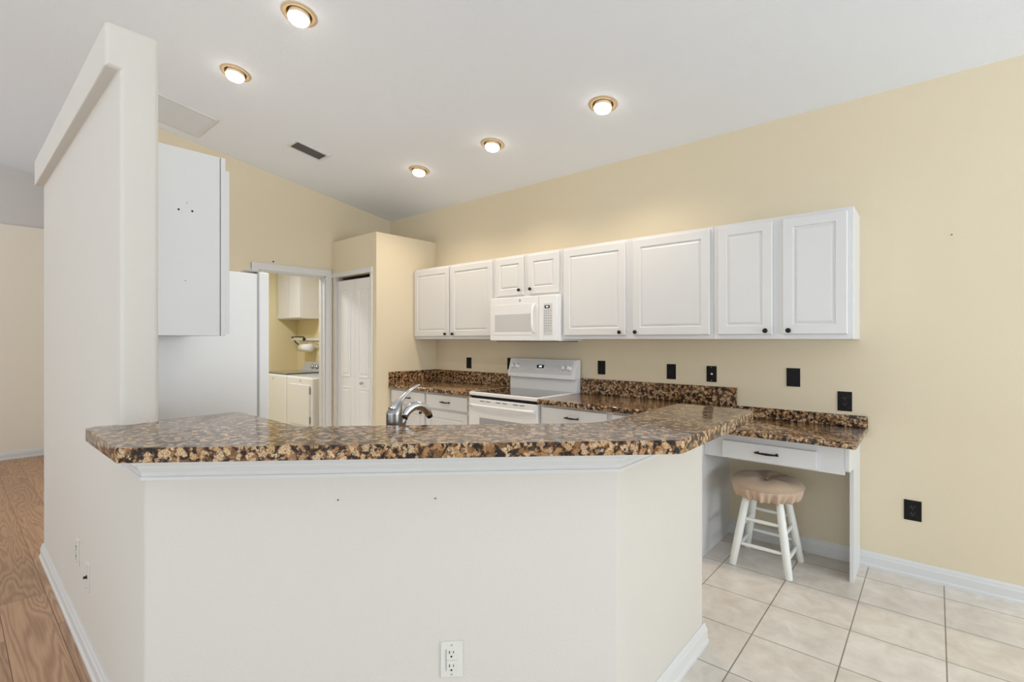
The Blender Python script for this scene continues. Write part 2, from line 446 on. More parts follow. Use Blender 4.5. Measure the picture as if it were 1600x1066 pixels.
# walls behind the camera with wide glazed openings
def frame_window(name, label, along, a0, a1, c, z0, z1, t=0.05, mull=2):
    bm = bmesh.new()
    def seg(p0, p1, q0, q1):
        if along == 'x': box(bm, p0, p1, c-t/2, c+t/2, q0, q1)
        else: box(bm, c-t/2, c+t/2, p0, p1, q0, q1)
    seg(a0, a1, z0, z0+0.06); seg(a0, a1, z1-0.06, z1)
    for k in range(mull+1):
        p = a0+(a1-a0-0.06)*k/mull; seg(p, p+0.06, z0, z1)
    return struct(name, bm, 'trim', label)
bm = bmesh.new()
box(bm, 5.5, 5.6, -6.6, -0.2, 0, ceil_z(-6.6)); box(bm, 5.5, 5.6, 3.5, D, 0, ceil_z(3.5)); box(bm, 5.5, 5.6, -0.2, 3.5, 2.6, ceil_z(-0.2))
struct('wall_right', bm, 'living', 'beige wall with a sliding glass door right of the camera')
frame_window('window_1', 'white framed sliding glass door right of the camera', 'y', -0.2, 3.5, 5.55, 0.0, 2.6)
bm = bmesh.new(); H = ceil_z(-6.5)
box(bm, -8.3, -7.3, -6.6, -6.5, 0, H); box(bm, -3.9, -2.0, -6.6, -6.5, 0, H); box(bm, 3.2, 5.5, -6.6, -6.5, 0, H)
box(bm, -7.3, -3.9, -6.6, -6.5, 2.6, H); box(bm, -2.0, 3.2, -6.6, -6.5, 2.6, H)
struct('wall_rear', bm, 'living', 'beige wall behind the camera')
frame_window('window_2', 'white framed glass door behind the camera', 'x', -2.0, 3.2, -6.55, 0.0, 2.6)
frame_window('window_3', 'white framed glass door of the living side', 'x', -7.3, -3.9, -6.55, 0.0, 2.6)

# ------------------------------------------------------------------ half wall and wing wall
WX0, WX1, WY0, WY1 = -4.27, -2.19, 0.41, 0.527
HW = 1.037
A = (-1.873, 0.41); B = (-0.80, 1.483); C = (-0.80, 2.28)
hp = [(WX0, WY0), A, B, C, (-0.917, 2.28), (-0.917, 1.531), (-1.921, 0.527), (WX0, WY1)]
bm = bmesh.new()
rp = round_poly(hp, [0.02, 0.025, 0.025, 0.02, 0.02, 0, 0, 0.02], 5)
poly_prism(bm, rp, 0, HW)
o = struct('wall_peninsula', bm, 'cream', 'cream half wall bent around the breakfast bar')
bm = bmesh.new()
prof = [(WY0, HW), (WY1, HW), (WY1, 2.513), (0.367, 2.513), (0.367, 2.352), (WY0, 2.352)]
a = [bm.verts.new((WX0, y, z)) for y, z in prof]; b_ = [bm.verts.new((WX1, y, z)) for y, z in prof]
bm.faces.new(a); bm.faces.new(list(reversed(b_)))
for i in range(6): bm.faces.new((a[i], b_[i], b_[(i+1) % 6], a[(i+1) % 6]))
bmesh.ops.recalc_face_normals(bm, faces=bm.faces)
low = lambda e: all(abs(v.co.z-2.352) < 1e-4 for v in e.verts)
es = [e for e in bm.edges if max(v.co.z for v in e.verts) > HW+0.01 and not (low(e) and abs(e.verts[0].co.x-e.verts[1].co.x) > 0.5)]
bmesh.ops.bevel(bm, geom=es, offset=0.018, segments=5, profile=0.5, affect='EDGES')
es = [e for e in bm.edges if low(e) and abs(e.verts[0].co.x-e.verts[1].co.x) > 0.5]
bmesh.ops.bevel(bm, geom=es, offset=0.006, segments=3, profile=0.5, affect='EDGES')
o = struct('wall_wing', bm, 'cream', 'tall cream wing wall with a thicker band along its top', smooth=True)
for ob in (bpy.data.objects['wall_wing'], bpy.data.objects['wall_peninsula']):
    for f in ob.data.polygons: f.use_smooth = True
    ob.data.set_sharp_from_angle(angle=math.radians(35))

# cove trim right under the bar top
cove = [(0, 0.947), (0.010, 0.947), (0.010, 0.957), (0.006, 0.959), (0.009, 0.972), (0.019, 0.988), (0.021, 0.994), (0.030, 0.997), (0.036, 1.008), (0.036, 1.020), (0.036, HW-0.0005), (0, HW-0.0005)]
bm = bmesh.new(); sweep(bm, [(-2.19, 0.41), A, B, C, (-0.917, 2.28)], cove)
struct('trim_1', bm, 'trim', 'white cove moulding under the bar top')

base = [(0, 0), (0.020, 0), (0.020, 0.014), (0.014, 0.022), (0.014, 0.062), (0.010, 0.070), (0.009, 0.080), (0.004, 0.092), (0, 0.092)]
def baseboard(name, path, label):
    bm = bmesh.new(); sweep(bm, path, base); return struct(name, bm, 'trim', label)
baseboard('baseboard_peninsula', [(WX0, WY1), (WX0, WY0), A, B, C, (-0.917, 2.28)], 'white baseboard round the half wall')
baseboard('baseboard_back', [(-1.12, D), (5.5, D)], 'white baseboard along the long kitchen wall')
baseboard('baseboard_far', [(-8.05, -6.5), (-8.05, 0.9), (-5.335, 0.9)], 'white baseboard of the far living wall')
baseboard('baseboard_laundry', [(LX, 1.02), (LX, LY), (XL-WT, LY)], 'white baseboard in the laundry room')

# laundry doorway casing
bm = bmesh.new(); cw = 0.072
box(bm, XL, XL+0.016, DY0-cw, DY0, 0, DZ+cw, 0.004); box(bm, XL, XL+0.016, DY1, DY1+cw, 0, DZ+cw, 0.004); box(bm, XL, XL+0.017, DY0-cw, DY1+cw, DZ, DZ+cw, 0.004)
box(bm, XL-WT, XL, DY0-0.002, DY0+0.012, 0, DZ); box(bm, XL-WT, XL, DY1-0.012, DY1+0.002, 0, DZ); box(bm, XL-WT, XL, DY0, DY1, DZ-0.012, DZ+0.002)
box(bm, XL-WT+0.03, XL-WT+0.065, DY0+0.012, DY0+0.022, 0, DZ-0.012); box(bm, XL-WT+0.03, XL-WT+0.065, DY1-0.022, DY1-0.012, 0, DZ-0.012)
struct('trim_2', bm, 'trim', 'white casing round the laundry doorway')

# pantry door casing and bifold door
bm = bmesh.new()
box(bm, PX0-0.045, PX1+0.032, YP-0.015, YP, PZ-0.002, PZ+0.047, 0.003); box(bm, PX1-0.002, PX1+0.032, YP-0.015, YP, 0, PZ-0.003, 0.003)
box(bm, PX0, PX0+0.014, YP, YP+0.1, 0, PZ); box(bm, PX1-0.014, PX1, YP, YP+0.1, 0, PZ)
struct('trim_3', bm, 'trim', 'white casing round the pantry door')

def ring_panel(bm, w, h, rings, x=0, z=0, y=0):
    """front-facing (-Y) panel: rings = list of (inset, y depth); closes with a centre face; back at rings[0]"""
    R = []
    for ins, d in rings:
        R.append([bm.verts.new((x+px, y+d, z+pz)) for px, pz in ((ins, ins), (w-ins, ins), (w-ins, h-ins), (ins, h-ins))])
    bm.faces.new(R[0])
    for i in range(len(R)-1):
        for k in range(4): bm.faces.new((R[i][k], R[i][(k+1) % 4], R[i+1][(k+1) % 4], R[i+1][k]))
    bm.faces.new(R[-1])

def raised(w, t=0.019):
    fr = 0.056 if w > 0.3 else 0.046
    return [(0, 0), (0, -t+0.004), (0.004, -t), (fr, -t), (fr+0.004, -t+0.007), (fr+0.010, -t+0.008), (fr+0.022, -t+0.003), (fr+0.027, -t+0.0025)]

dr = bpy.data.objects.new('door_1', None); COL.objects.link(dr); dr.location = (-4.8, YP+0.045, 0.01)
tag(dr, 'white bifold pantry door with raised panels', None, None, 'structure')
def leaf(x0, x1):
    w = x1-x0; bm = bmesh.new(); z0, z1 = 0.012, 2.048; yb = YP+0.056
    box(bm, x0, x1, YP+0.034, yb, z0, z1, 0.002)
    def rp_(za, zb):
        ring_panel(bm, w-0.15, zb-za, [(0, 0.001), (0.004, -0.006), (0.012, -0.006), (0.022, -0.001), (0.034, -0.001), (0.046, -0.005)], x0+0.075, za, YP+0.034)
    rp_(0.14, 0.86); rp_(0.97, 1.93)
    o = wpart('door_leaf', bm, 'door', dr); return o
lw = (PX1-PX0-0.034)/2
l1 = leaf(PX0+0.016, PX0+0.016+lw-0.001); l2 = leaf(PX0+0.018+lw, PX1-0.016)
bm = bmesh.new(); lathe(bm, [(0.006, 0), (0.007, -0.014), (0.016, -0.02), (0.017, -0.03), (0.010, -0.036), (0.0005, -0.037)], (PX0+0.018+lw+0.155, YP+0.034, 0.915), 'Y', 16)
sub('door_knob', bm, 'grey', l2, dr)

# ------------------------------------------------------------------ cabinet hardware
def add_knob(parent, t, x, y, z, nrm='Y', sgn=-1):
    bm = bmesh.new()
    pr = [(0.006, 0), (0.006, -0.012), (0.013, -0.016), (0.0155, -0.022), (0.012, -0.028), (0.004, -0.030)]
    lathe(bm, [(r, h*(-sgn)) for r, h in pr], (x, y, z), nrm, 14)
    return sub('knob', bm, 'black', parent, t)

def add_pull(parent, t, x, y, z, ln=0.12):
    bm = bmesh.new(); h = ln/2
    for s in (-1, 1):
        lathe(bm, [(0.008, 0), (0.0065, -0.010), (0.005, -0.020)], (x+s*(h-0.012), y, z), 'Y', 10)
    pts = []; rs = []
    for k in range(13):
        u = -1+2*k/12
        pts.append((x+u*h, y-0.020-0.010*(1-u*u), z)); rs.append(0.0045+0.0028*(1-abs(u))+(0.002 if abs(u) > 0.9 else 0))
    tube(bm, pts, rs, 8)
    return sub('handle', bm, 'black', parent, t)

def add_door(t, x0, x1, z0, z1, y, knob=None, kz=None):
    """y = plane of the cabinet frame; the door stands proud of it"""
    bm = bmesh.new(); ring_panel(bm, x1-x0, z1-z0, raised(x1-x0), x0, z0, y-0.0005)
    d = wpart('door', bm, 'cab', t)
    if knob is not None: add_knob(d, t, knob, y-0.019, kz)
    return d

# ------------------------------------------------------------------ upper cabinets on the long wall
UT, UB = 2.150, 1.389
FY = D-0.305
def upper(name, label, x0, x1, z0, doors, group='white upper cabinets on the long kitchen wall', y=FY):
    t = thing(name, label, 'cabinet', ((x0+x1)/2, D, z0), group)
    bm = bmesh.new(); box(bm, x0+0.0006, x1-0.0006, y, D, z0, UT, 0.0015, 1)
    wpart('body', bm, 'cab', t)
    for (a, b, kx) in doors:
        add_door(t, a, b, z0+0.030 if z0 < 1.5 else z0+0.02, UT-0.020, y, kx, (z0+0.053) if z0 < 1.5 else z0+0.062)
    return t
upper('wall_cabinet', 'white two-door upper cabinet next to the pantry wall, left of the microwave', XP, -3.131, UB,
      [(-4.322, -3.762, -3.800), (-3.733, -3.158, -3.688)])
upper('wall_cabinet', 'short white two-door upper cabinet directly above the microwave', -3.131, -2.365, 1.768,
      [(-3.108, -2.770, -2.812), (-2.722, -2.388, -2.684)])
upper('wall_cabinet', 'white upper cabinet with two wide doors right of the microwave', -2.365, -1.128, UB,
      [(-2.338, -1.774, -1.816), (-1.712, -1.150, -1.686)])
upper('wall_cabinet', 'rightmost white upper cabinet with two narrow doors above the desk', -1.128, -0.352, UB,
      [(-1.097, -0.768, -0.804), (-0.711, -0.380, -0.676)])

# white cabinet hung on the wing wall, seen from its side
t = thing('wall_cabinet', 'tall white upper cabinet on the wing wall with bare side panel and screw holes', 'cabinet', (-2.68, WY1, 1.404), 'white upper cabinets on the wing wall')
bm = bmesh.new(); box(bm, -2.935, -2.424, WY1, 0.812, 1.404, 2.205, 0.001, 1); wpart('body', bm, 'cab', t)
bm = bmesh.new(); box(bm, -2.937, -2.421, 0.8145, 0.834, 1.404, 2.205, 0.001, 1); wpart('face_frame', bm, 'cab', t)
bm = bmesh.new(); w = 0.50
ring_panel(bm, w, 0.74, raised(w), 0, 0, 0)
bmesh.ops.rotate(bm, verts=bm.verts, cent=(0, 0, 0), matrix=Matrix.Rotation(math.pi, 3, 'Z')); bmesh.ops.translate(bm, verts=bm.verts, vec=(-2.427, 0.8345, 1.412))
dd = wpart('door', bm, 'cab', t)
add_knob(dd, t, -2.90, 0.853, 1.47, 'Y', 1)
for (y, z) in ((0.652, 1.941), (0.703, 1.943), (0.683, 1.975), (0.677, 1.64)):
    bm = bmesh.new(); lathe(bm, [(0.0045 if z in (1.941, 1.943) else 0.002, 0), (0.0045 if z in (1.941, 1.943) else 0.002, 0.0006)], (-2.4242, y, z), 'X', 10)
    wpart('screw_hole', bm, 'dark', t)

# ------------------------------------------------------------------ microwave over the range
MX0, MX1, MY, MZ0, MZ1 = -3.129, -2.367, 3.345, 1.372, 1.766
t = thing('microwave', 'white over-the-range microwave under the short upper cabinet', 'microwave', (-2.748, D, MZ0))
bm = bmesh.new(); box(bm, MX0, MX1, MY+0.03, D, MZ0, MZ1, 0.003); wpart('body', bm, 'app', t)
bm = bmesh.new(); box(bm, MX0+0.03, MX1-0.02, MY+0.05, D-0.03, MZ0-0.006, MZ0+0.001); wpart('underside_grille', bm, 'dark', t)
SX = -2.565
bm = bmesh.new(); box(bm, MX0-0.004, SX-0.001, MY, MY+0.031, MZ0+0.002, MZ1-0.002, 0.007, 3); dm = wpart('door', bm, 'app', t)
bm = bmesh.new(); box(bm, SX+0.001, MX1-0.006, MY, MY+0.031, MZ0+0.002, MZ1-0.002, 0.007, 3); cp = wpart('control_panel', bm, 'app', t)
bm = bmesh.new(); box(bm, MX0+0.02, SX-0.065, MY-0.002, MY+0.003, 1.425, 1.700, 0.0015, 1); sub('window_surround', bm, 'app', dm, t)
bm = bmesh.new(); box(bm, -3.070, -2.645, MY-0.003, MY+0.003, 1.456, 1.612, 0.001, 1); sub('window', bm, 'window_mesh', dm, t)
bm = bmesh.new()
pts = []
for k in range(15):
    u = -1+2*k/14; pts.append((-2.605, MY-0.012-0.030*(1-u**4), 1.565+u*0.125))
tube(bm, pts, [0.011]*15, 10); sub('handle', bm, 'app', dm, t)
bm = bmesh.new(); lathe(bm, [(0.011, 0.002), (0.011, -0.001), (0.0085, -0.001), (0.0085, -0.0005)], (-2.772, MY, 1.731), 'Y', 20)
tube(bm, [(-2.772+0.006*math.cos(a)*math.cos(a*.5), MY-0.0012, 1.731+0.006*math.sin(a)) for a in [i*math.pi/6 for i in range(13)]], 0.0009, 6)
sub('emblem', bm, 'grey', dm, t)
bm = bmesh.new(); box(bm, -2.510, -2.418, MY-0.001, MY+0.002, 1.425, 1.692, 0.0008, 1); kp = sub('keypad_plate', bm, 'lightgrey', cp, t)
M['keypad'] = mat('keypad_grey', srgb(214, 214, 214), 0.4); kp.data.materials[0] = M['keypad']
bm = bmesh.new(); box(bm, -2.498, -2.446, MY-0.002, MY+0.001, 1.650, 1.675); sub('display', bm, 'dark', cp, t)
bm = bmesh.new()
for k in range(4): box(bm, -2.482+k*0.006, -2.4785+k*0.006, MY-0.0026, MY-0.001, 1.658, 1.668)
sub('display_digits', bm, 'display', cp, t)
bm = bmesh.new()
for r in range(9):
    for c in range(4):
        if c < 3 or r % 2 == 0 or 2 < r < 7:
            box(bm, -2.505+c*0.022, -2.492+c*0.022, MY-0.0018, MY, 1.625-r*0.021, 1.633-r*0.021)
sub('keys', bm, 'grey', cp, t)

# ------------------------------------------------------------------ granite tops
def slab(name, label, cat, pts, rad, z0, z1, bull=0.012, group=None):
    bm = bmesh.new(); rp = round_poly(pts, rad, 8)
    b, tt, fb, ft = poly_prism(bm, rp, z0, z1)
    if bull:
        es = [e for e in bm.edges if abs(e.verts[0].co.z-e.verts[1].co.z) < 1e-6]
        bmesh.ops.bevel(bm, geom=es, offset=bull, segments=4, profile=0.5, affect='EDGES')
    o = obj(name, bm, 'granite'); tag(o, label, cat, group)
    for f in o.data.polygons: f.use_smooth = True
    o.data.set_sharp_from_angle(angle=math.radians(40))
    return o
BT, BB = 1.080, HW
slab('bar_top', 'brown speckled granite breakfast bar top capping the half wall', 'countertop',
     [(-2.235, 0.318), (-1.748, 0.318), (-0.585, 1.481), (-0.585, 2.315), (-0.93, 2.315), (-0.93, 1.585), (-1.695, 0.82), (-2.235, 0.82), (-2.235, WY1+0.0005), (-2.1895, WY1+0.0005), (-2.1895, 0.4095), (-2.235, 0.4095)],
     [0.025, 0.03, 0.06, 0.05, 0.01, 0.25, 0.02, 0.02, 0, 0, 0, 0], BB, BT, 0.013)

CT, CB = 0.915, 0.877
def splash(parent, x0, x1, y0, y1, z0, z1):
    bm = bmesh.new(); box(bm, x0, x1, y0, y1, z0, z1, 0.002, 1)
    o = obj('backsplash', bm, 'granite', parent); return o
s1 = slab('countertop', 'brown granite countertop in the pantry corner left of the range', 'countertop',
     [(XP+0.001, 3.062), (-3.142, 3.062), (-3.142, D-0.001), (XP+0.001, D-0.001)], [0, 0, 0, 0], CB, CT, 0.010, 'kitchen granite countertops')
splash(s1, XP+0.022, -3.145, D-0.021, D-0.001, CT, 1.043); splash(s1, XP+0.001, XP+0.021, 3.066, D-0.001, CT, 1.043)
s2 = slab('countertop', 'brown granite countertop right of the range with a matching backsplash', 'countertop',
     [(-2.362, 3.062), (-1.066, 3.062), (-1.066, D-0.001), (-2.362, D-0.001)], [0, 0.01, 0, 0], CB, CT, 0.010, 'kitchen granite countertops')
splash(s2, -2.360, -1.066, D-0.021, D-0.001, CT, 1.043)
DT, DB = 0.845, 0.815
s3 = slab('countertop', 'low brown granite desk top with a short backsplash', 'countertop',
     [(-1.118, 3.098), (-0.311, 3.098), (-0.311, D-0.001), (-1.118, D-0.001)], [0, 0.006, 0, 0], DB, DT, 0.008)
# the worktop above it ends first, so the low backsplash starts beyond that end
splash(s3, -1.064, -0.311, D-0.021, D-0.001, DT, 0.916)
s4 = slab('sink_countertop', 'granite sink countertop on the kitchen side of the half wall, holding the faucet', 'countertop',
     [(-2.935, WY1+0.001), (-1.9215, WY1+0.001), (-0.918, 1.531), (-0.918, 2.29), (-1.545, 2.33), (-1.56, 1.83), (-2.175, 1.17), (-2.935, 1.17)],
     [0, 0, 0, 0, 0.05, 0, 0, 0], CB, CT, 0.010)

# ------------------------------------------------------------------ base cabinets
BF = 3.105
def base_cab(label, x0, x1, bays, right_side=False):
    t = thing('base_cabinet', label, 'cabinet', ((x0+x1)/2, D, 0), 'white base cabinets along the long kitchen wall')
    bm = bmesh.new(); box(bm, x0, x1, BF, D-0.001, 0.10, CB-0.0005); box(bm, x0, x1-(0 if not right_side else 0.018), BF+0.07, D-0.001, 0.0, 0.10)
    if right_side: box(bm, x1-0.018, x1, BF, D-0.001, 0, 0.10)
    wpart('body', bm, 'cab', t)
    for (a, b, kx, pull) in bays:
        bm = bmesh.new(); box(bm, a, b, BF-0.019, BF-0.0005, 0.728, 0.858, 0.004, 2); d = wpart('drawer', bm, 'cab', t)
        if pull: add_pull(d, t, (a+b)/2, BF-0.019, 0.795)
        add_door(t, a, b, 0.125, 0.700, BF, kx, 0.666)
    return t
base_cab('white base cabinet in the pantry corner left of the range', XP+0.001, -3.146,
         [(-4.318, -3.774, -3.812, True), (-3.744, -3.176, -3.712, True)])
base_cab('white base cabinet right of the range, its side panel facing the stool', -2.358, -1.120,
         [(-2.331, -1.762, -1.80, True), (-1.717, -1.150, -1.68, True)], True)
# sink run under the sink countertop
t = thing('base_cabinet', 'white sink base cabinet behind the half wall', 'cabinet', (-1.6, 1.3, 0), 'white base cabinets behind the half wall')
bm = bmesh.new()
poly_prism(bm, [(-2.93, 0.53), (-1.925, 0.53), (-0.919, 1.535), (-0.919, 2.28), (-1.52, 2.28), (-1.52, 1.84), (-2.16, 1.14), (-2.93, 1.14)], 0.0, CB-0.0005)
wpart('body', bm, 'cab', t)

# ------------------------------------------------------------------ desk
t = thing('desk', 'white built-in desk with one drawer against the long wall', 'desk', (-0.74, D, 0))
AY = 3.205
bm = bmesh.new(); box(bm, -1.119, -0.371, AY, AY+0.019, 0.650, DB-0.0005, 0.001, 1); box(bm, -1.119, -0.371, AY+0.019, D-0.001, DB-0.02, DB-0.0005)
wpart('apron', bm, 'cab', t)
bm = bmesh.new(); box(bm, -1.003, -0.499, AY-0.018, AY-0.0005, 0.658, 0.762, 0.003, 2); dw = wpart('drawer', bm, 'cab', t)
add_pull(dw, t, -0.748, AY-0.018, 0.713, 0.125)
bm = bmesh.new()
prof = [(D-0.001, 0), (3.400, 0), (3.400, 0.60)]
for k in range(7): 
    a = math.pi/2*k/6; prof.append((3.400-0.03*(1-math.cos(a))-0.0, 0.60+0.055*math.sin(a)))
prof += [(AY+0.03, 0.662), (AY+0.004, 0.672), (AY-0.001, 0.69), (AY-0.001, DB-0.0005), (D-0.001, DB-0.0005)]
L_ = [bm.verts.new((-0.370, y, z)) for y, z in prof]; R_ = [bm.verts.new((-0.351, y, z)) for y, z in prof]
bm.faces.new(L_); bm.faces.new(list(reversed(R_)))
for i in range(len(prof)): bm.faces.new((L_[i], L_[(i+1) % len(prof)], R_[(i+1) % len(prof)], R_[i]))
wpart('side_panel', bm, 'cab', t)

# ------------------------------------------------------------------ range
RX0, RX1, RY = -3.138, -2.366, 3.075
t = thing('range', 'white electric range with black glass cooktop between the granite countertops', 'stove', (-2.752, D, 0))
bm = bmesh.new(); box(bm, RX0, RX1, RY+0.03, 3.695, 0.02, 0.895, 0.003); wpart('body', bm, 'app', t)
bm = bmesh.new(); box(bm, RX0-0.001, RX1+0.001, RY, 3.62, 0.892, 0.922, 0.008, 3); ck = wpart('cooktop', bm, 'app', t)
bm = bmesh.new(); box(bm, RX0+0.03, RX1-0.03, RY+0.035, 3.60, 0.915, 0.9232); sub('glass', bm, 'blackglass', ck, t)
bm = bmesh.new(); box(bm, RX0+0.004, RX1-0.004, RY-0.005, RY+0.031, 0.22, 0.868, 0.006, 2); od = wpart('oven_door', bm, 'app', t)
bm = bmesh.new(); box(bm, RX0+0.02, RX1-0.02, RY+0.012, RY+0.031, 0.868, 0.893); wpart('door_gap', bm, 'dark', t)
bm = bmesh.new(); box(bm, RX0+0.135, RX1-0.135, RY-0.0065, RY, 0.40, 0.705, 0.001, 1); sub('window', bm, 'ovenglass', od, t)
for s in (-0.21, -0.02, 0.17):
    for q in (0, 0.07):
        bm = bmesh.new(); box(bm, -2.752+s+q-0.035, -2.752+s+q+0.017, RY-0.0062, RY, 0.846, 0.851)
        sub('vent_slot', bm, 'dark', od, t)
bm = bmesh.new(); pts = []
for k in range(17):
    u = -1+2*k/16; pts.append((-2.752+u*0.365, RY-0.018-0.026*(1-u**6), 0.812))
tube(bm, pts, 0.012, 10); sub('handle', bm, 'app', od, t)
bm = bmesh.new(); box(bm, RX0+0.004, RX1-0.004, RY+0.0, RY+0.03, 0.03, 0.21, 0.005, 2); wpart('storage_drawer', bm, 'app', t)
# backguard: riser and slanted control panel
bm = bmesh.new(); box(bm, RX0+0.004, RX1-0.004, 3.635, 3.700, 0.895, 1.06, 0.003); wpart('riser', bm, 'app', t)
bm = bmesh.new()
pr = [(3.598, 1.032), (3.700, 1.032), (3.700, 1.203), (3.655, 1.205), (3.645, 1.200), (3.602, 1.062)]
L_ = [bm.verts.new((RX0+0.001, y, z)) for y, z in pr]; R_ = [bm.verts.new((RX1-0.001, y, z)) for y, z in pr]
bm.faces.new(L_); bm.faces.new(list(reversed(R_)))
for i in range(6): bm.faces.new((L_[i], L_[(i+1) % 6], R_[(i+1) % 6], R_[i]))
bmesh.ops.recalc_face_normals(bm, faces=bm.faces)
bmesh.ops.bevel(bm, geom=list(bm.edges), offset=0.004, segments=2, profile=0.5, affect='EDGES')
bgd = wpart('backguard', bm, 'app', t)
# local frame of the slanted face
p0 = Vector((0, 3.602, 1.062)); up = (Vector((0, 3.645, 1.200))-p0); ulen = up.length; up.normalize(); nn = Vector((0, -up.z, up.y)) 
def face_pt(x, v, n=0.0): return Vector((x, p0.y, p0.z)) + up*v + nn*n
def face_box(bm, x0, x1, v0, v1, n0, n1):
    q = [face_pt(x, v, n) for n in (n0, n1) for x, v in ((x0, v0), (x1, v0), (x1, v1), (x0, v1))]
    vs = [bm.verts.new(c) for c in q]
    for f in ((0, 3, 2, 1), (4, 5, 6, 7), (0, 1, 5, 4), (1, 2, 6, 5), (2, 3, 7, 6), (3, 0, 4, 7)): bm.faces.new([vs[i] for i in f])
bm = bmesh.new(); face_box(bm, RX0+0.02, RX1-0.035, 0.008, ulen-0.006, -0.001, 0.0012); fp = sub('face_plate', bm, 'lightgrey', bgd, t)
M['faceplate'] = mat('pale_grey_enamel', srgb(216, 217, 219), 0.25, coat=0.3); fp.data.materials[0] = M['faceplate']
for kx in (-3.083, -3.028, -2.490, -2.433):
    bm = bmesh.new(); c = face_pt(kx, 0.070, 0.0)
    prk = [(0.026, 0), (0.026, 0.003), (0.021, 0.005), (0.019, 0.024), (0.016, 0.027), (0.0005, 0.0275)]
    lathe(bm, prk, (0, 0, 0), 'Z', 20); box(bm, -0.0045, 0.0045, -0.019, 0.019, 0.024, 0.034, 0.002, 1)
    rot = nn.to_track_quat('Z', 'Y').to_matrix()
    bmesh.ops.rotate(bm, verts=bm.verts, cent=(0, 0, 0), matrix=rot); bmesh.ops.translate(bm, verts=bm.verts, vec=c)
    wpart('knob', bm, 'app', t)
bm = bmesh.new(); face_box(bm, -2.795, -2.715, 0.062, 0.092, 0.001, 0.003); sub('display', bm, 'dark', bgd, t)
bm = bmesh.new()
for k in range(3): face_box(bm, -2.770+k*0.012, -2.763+k*0.012, 0.070, 0.084, 0.003, 0.0036)
sub('display_digits', bm, 'display', bgd, t)
marks = [(-2.755+sg*(0.065+q*0.021), v+0.012*(q % 2), 0.004) for q in range(5) for v in (0.030, 0.046) for sg in (-1, 1)] + [(kx, 0.104, 0.003) for kx in (-3.083, -3.028, -2.490, -2.433)]
for mx_, mv, mw in marks:
    bm = bmesh.new(); face_box(bm, mx_-mw, mx_+mw, mv, mv+0.005, 0.0012, 0.002); sub('touch_mark', bm, 'grey', bgd, t)

# ------------------------------------------------------------------ faucet behind the bar
FX, FYY = -1.513, 1.096
t = thing('faucet', 'brushed steel kitchen faucet with pull-out spout and raised lever', 'faucet', (FX, FYY, CT))
S_, C_ = math.sin(math.radians(41.142)), math.cos(math.radians(41.142))
u = (Vector((C_, S_, 0))*0.72 + Vector((-S_, C_, 0))*0.69).normalized()
w_ = Vector((u.y, -u.x, 0))
O = Vector((FX, FYY, CT))
# body: cylinder cut on a slope, rising towards the spout side
bm = bmesh.new(); seg = 32; r = 0.0300
def frame(a): return u*math.cos(a) + w_*math.sin(a)
rings = []
for (rr, h, sl) in ((0.033, 0, 0), (0.033, 0.006, 0), (0.028, 0.012, 0), (r, 0.02, 0), (r, 0.198, 0), (r, 0.2, 0.0)):
    rings.append([bm.verts.new(O + frame(2*math.pi*k/seg)*rr + Vector((0, 0, h))) for k in range(seg)])
for (sc, h, sl, sh) in ((0.98, 0.208, 0.05, 0.0), (0.86, 0.222, 0.10, 0.003), (0.62, 0.238, 0.12, 0.010)):
    rings.append([bm.verts.new(O + u*sh + frame(2*math.pi*k/seg)*r*sc + Vector((0, 0, h + sl*r*math.cos(2*math.pi*k/seg)*4))) for k in range(seg)])
for i in range(len(rings)-1):
    for k in range(seg):
        f = bm.faces.new((rings[i][k], rings[i][(k+1) % seg], rings[i+1][(k+1) % seg], rings[i+1][k])); f.smooth = True
bm.faces.new(rings[0]); bm.faces.new(rings[-1])
wpart('body', bm, 'steel', t)
# lever: wide at its root on the body, narrowing along a concave curve to a rounded tip
bm = bmesh.new(); lp = [(-0.005, 0.208), (0.012, 0.228), (0.028, 0.246), (0.045, 0.262), (0.065, 0.277), (0.085, 0.288), (0.104, 0.295), (0.112, 0.297)]
lr = [(0.026, 0.022), (0.020, 0.017), (0.014, 0.010), (0.011, 0.007), (0.0095, 0.0055), (0.009, 0.005), (0.008, 0.005), (0.004, 0.003)]
R = []
for i, ((s, h), (ra, rb)) in enumerate(zip(lp, lr)):
    a = lp[max(i-1, 0)]; b2 = lp[min(i+1, len(lp)-1)]
    tg = (u*(b2[0]-a[0]) + Vector((0, 0, b2[1]-a[1]))).normalized(); nv = tg.cross(w_).normalized()
    R.append([bm.verts.new(O + u*s + Vector((0, 0, h)) + w_*ra*math.cos(2*math.pi*k/16) + nv*rb*math.sin(2*math.pi*k/16)) for k in range(16)])
for i in range(len(R)-1):
    for k in range(16):
        f = bm.faces.new((R[i][k], R[i][(k+1) % 16], R[i+1][(k+1) % 16], R[i+1][k])); f.smooth = True
bm.faces.new(R[0]); bm.faces.new(R[-1]); wpart('lever', bm, 'chrome', t)
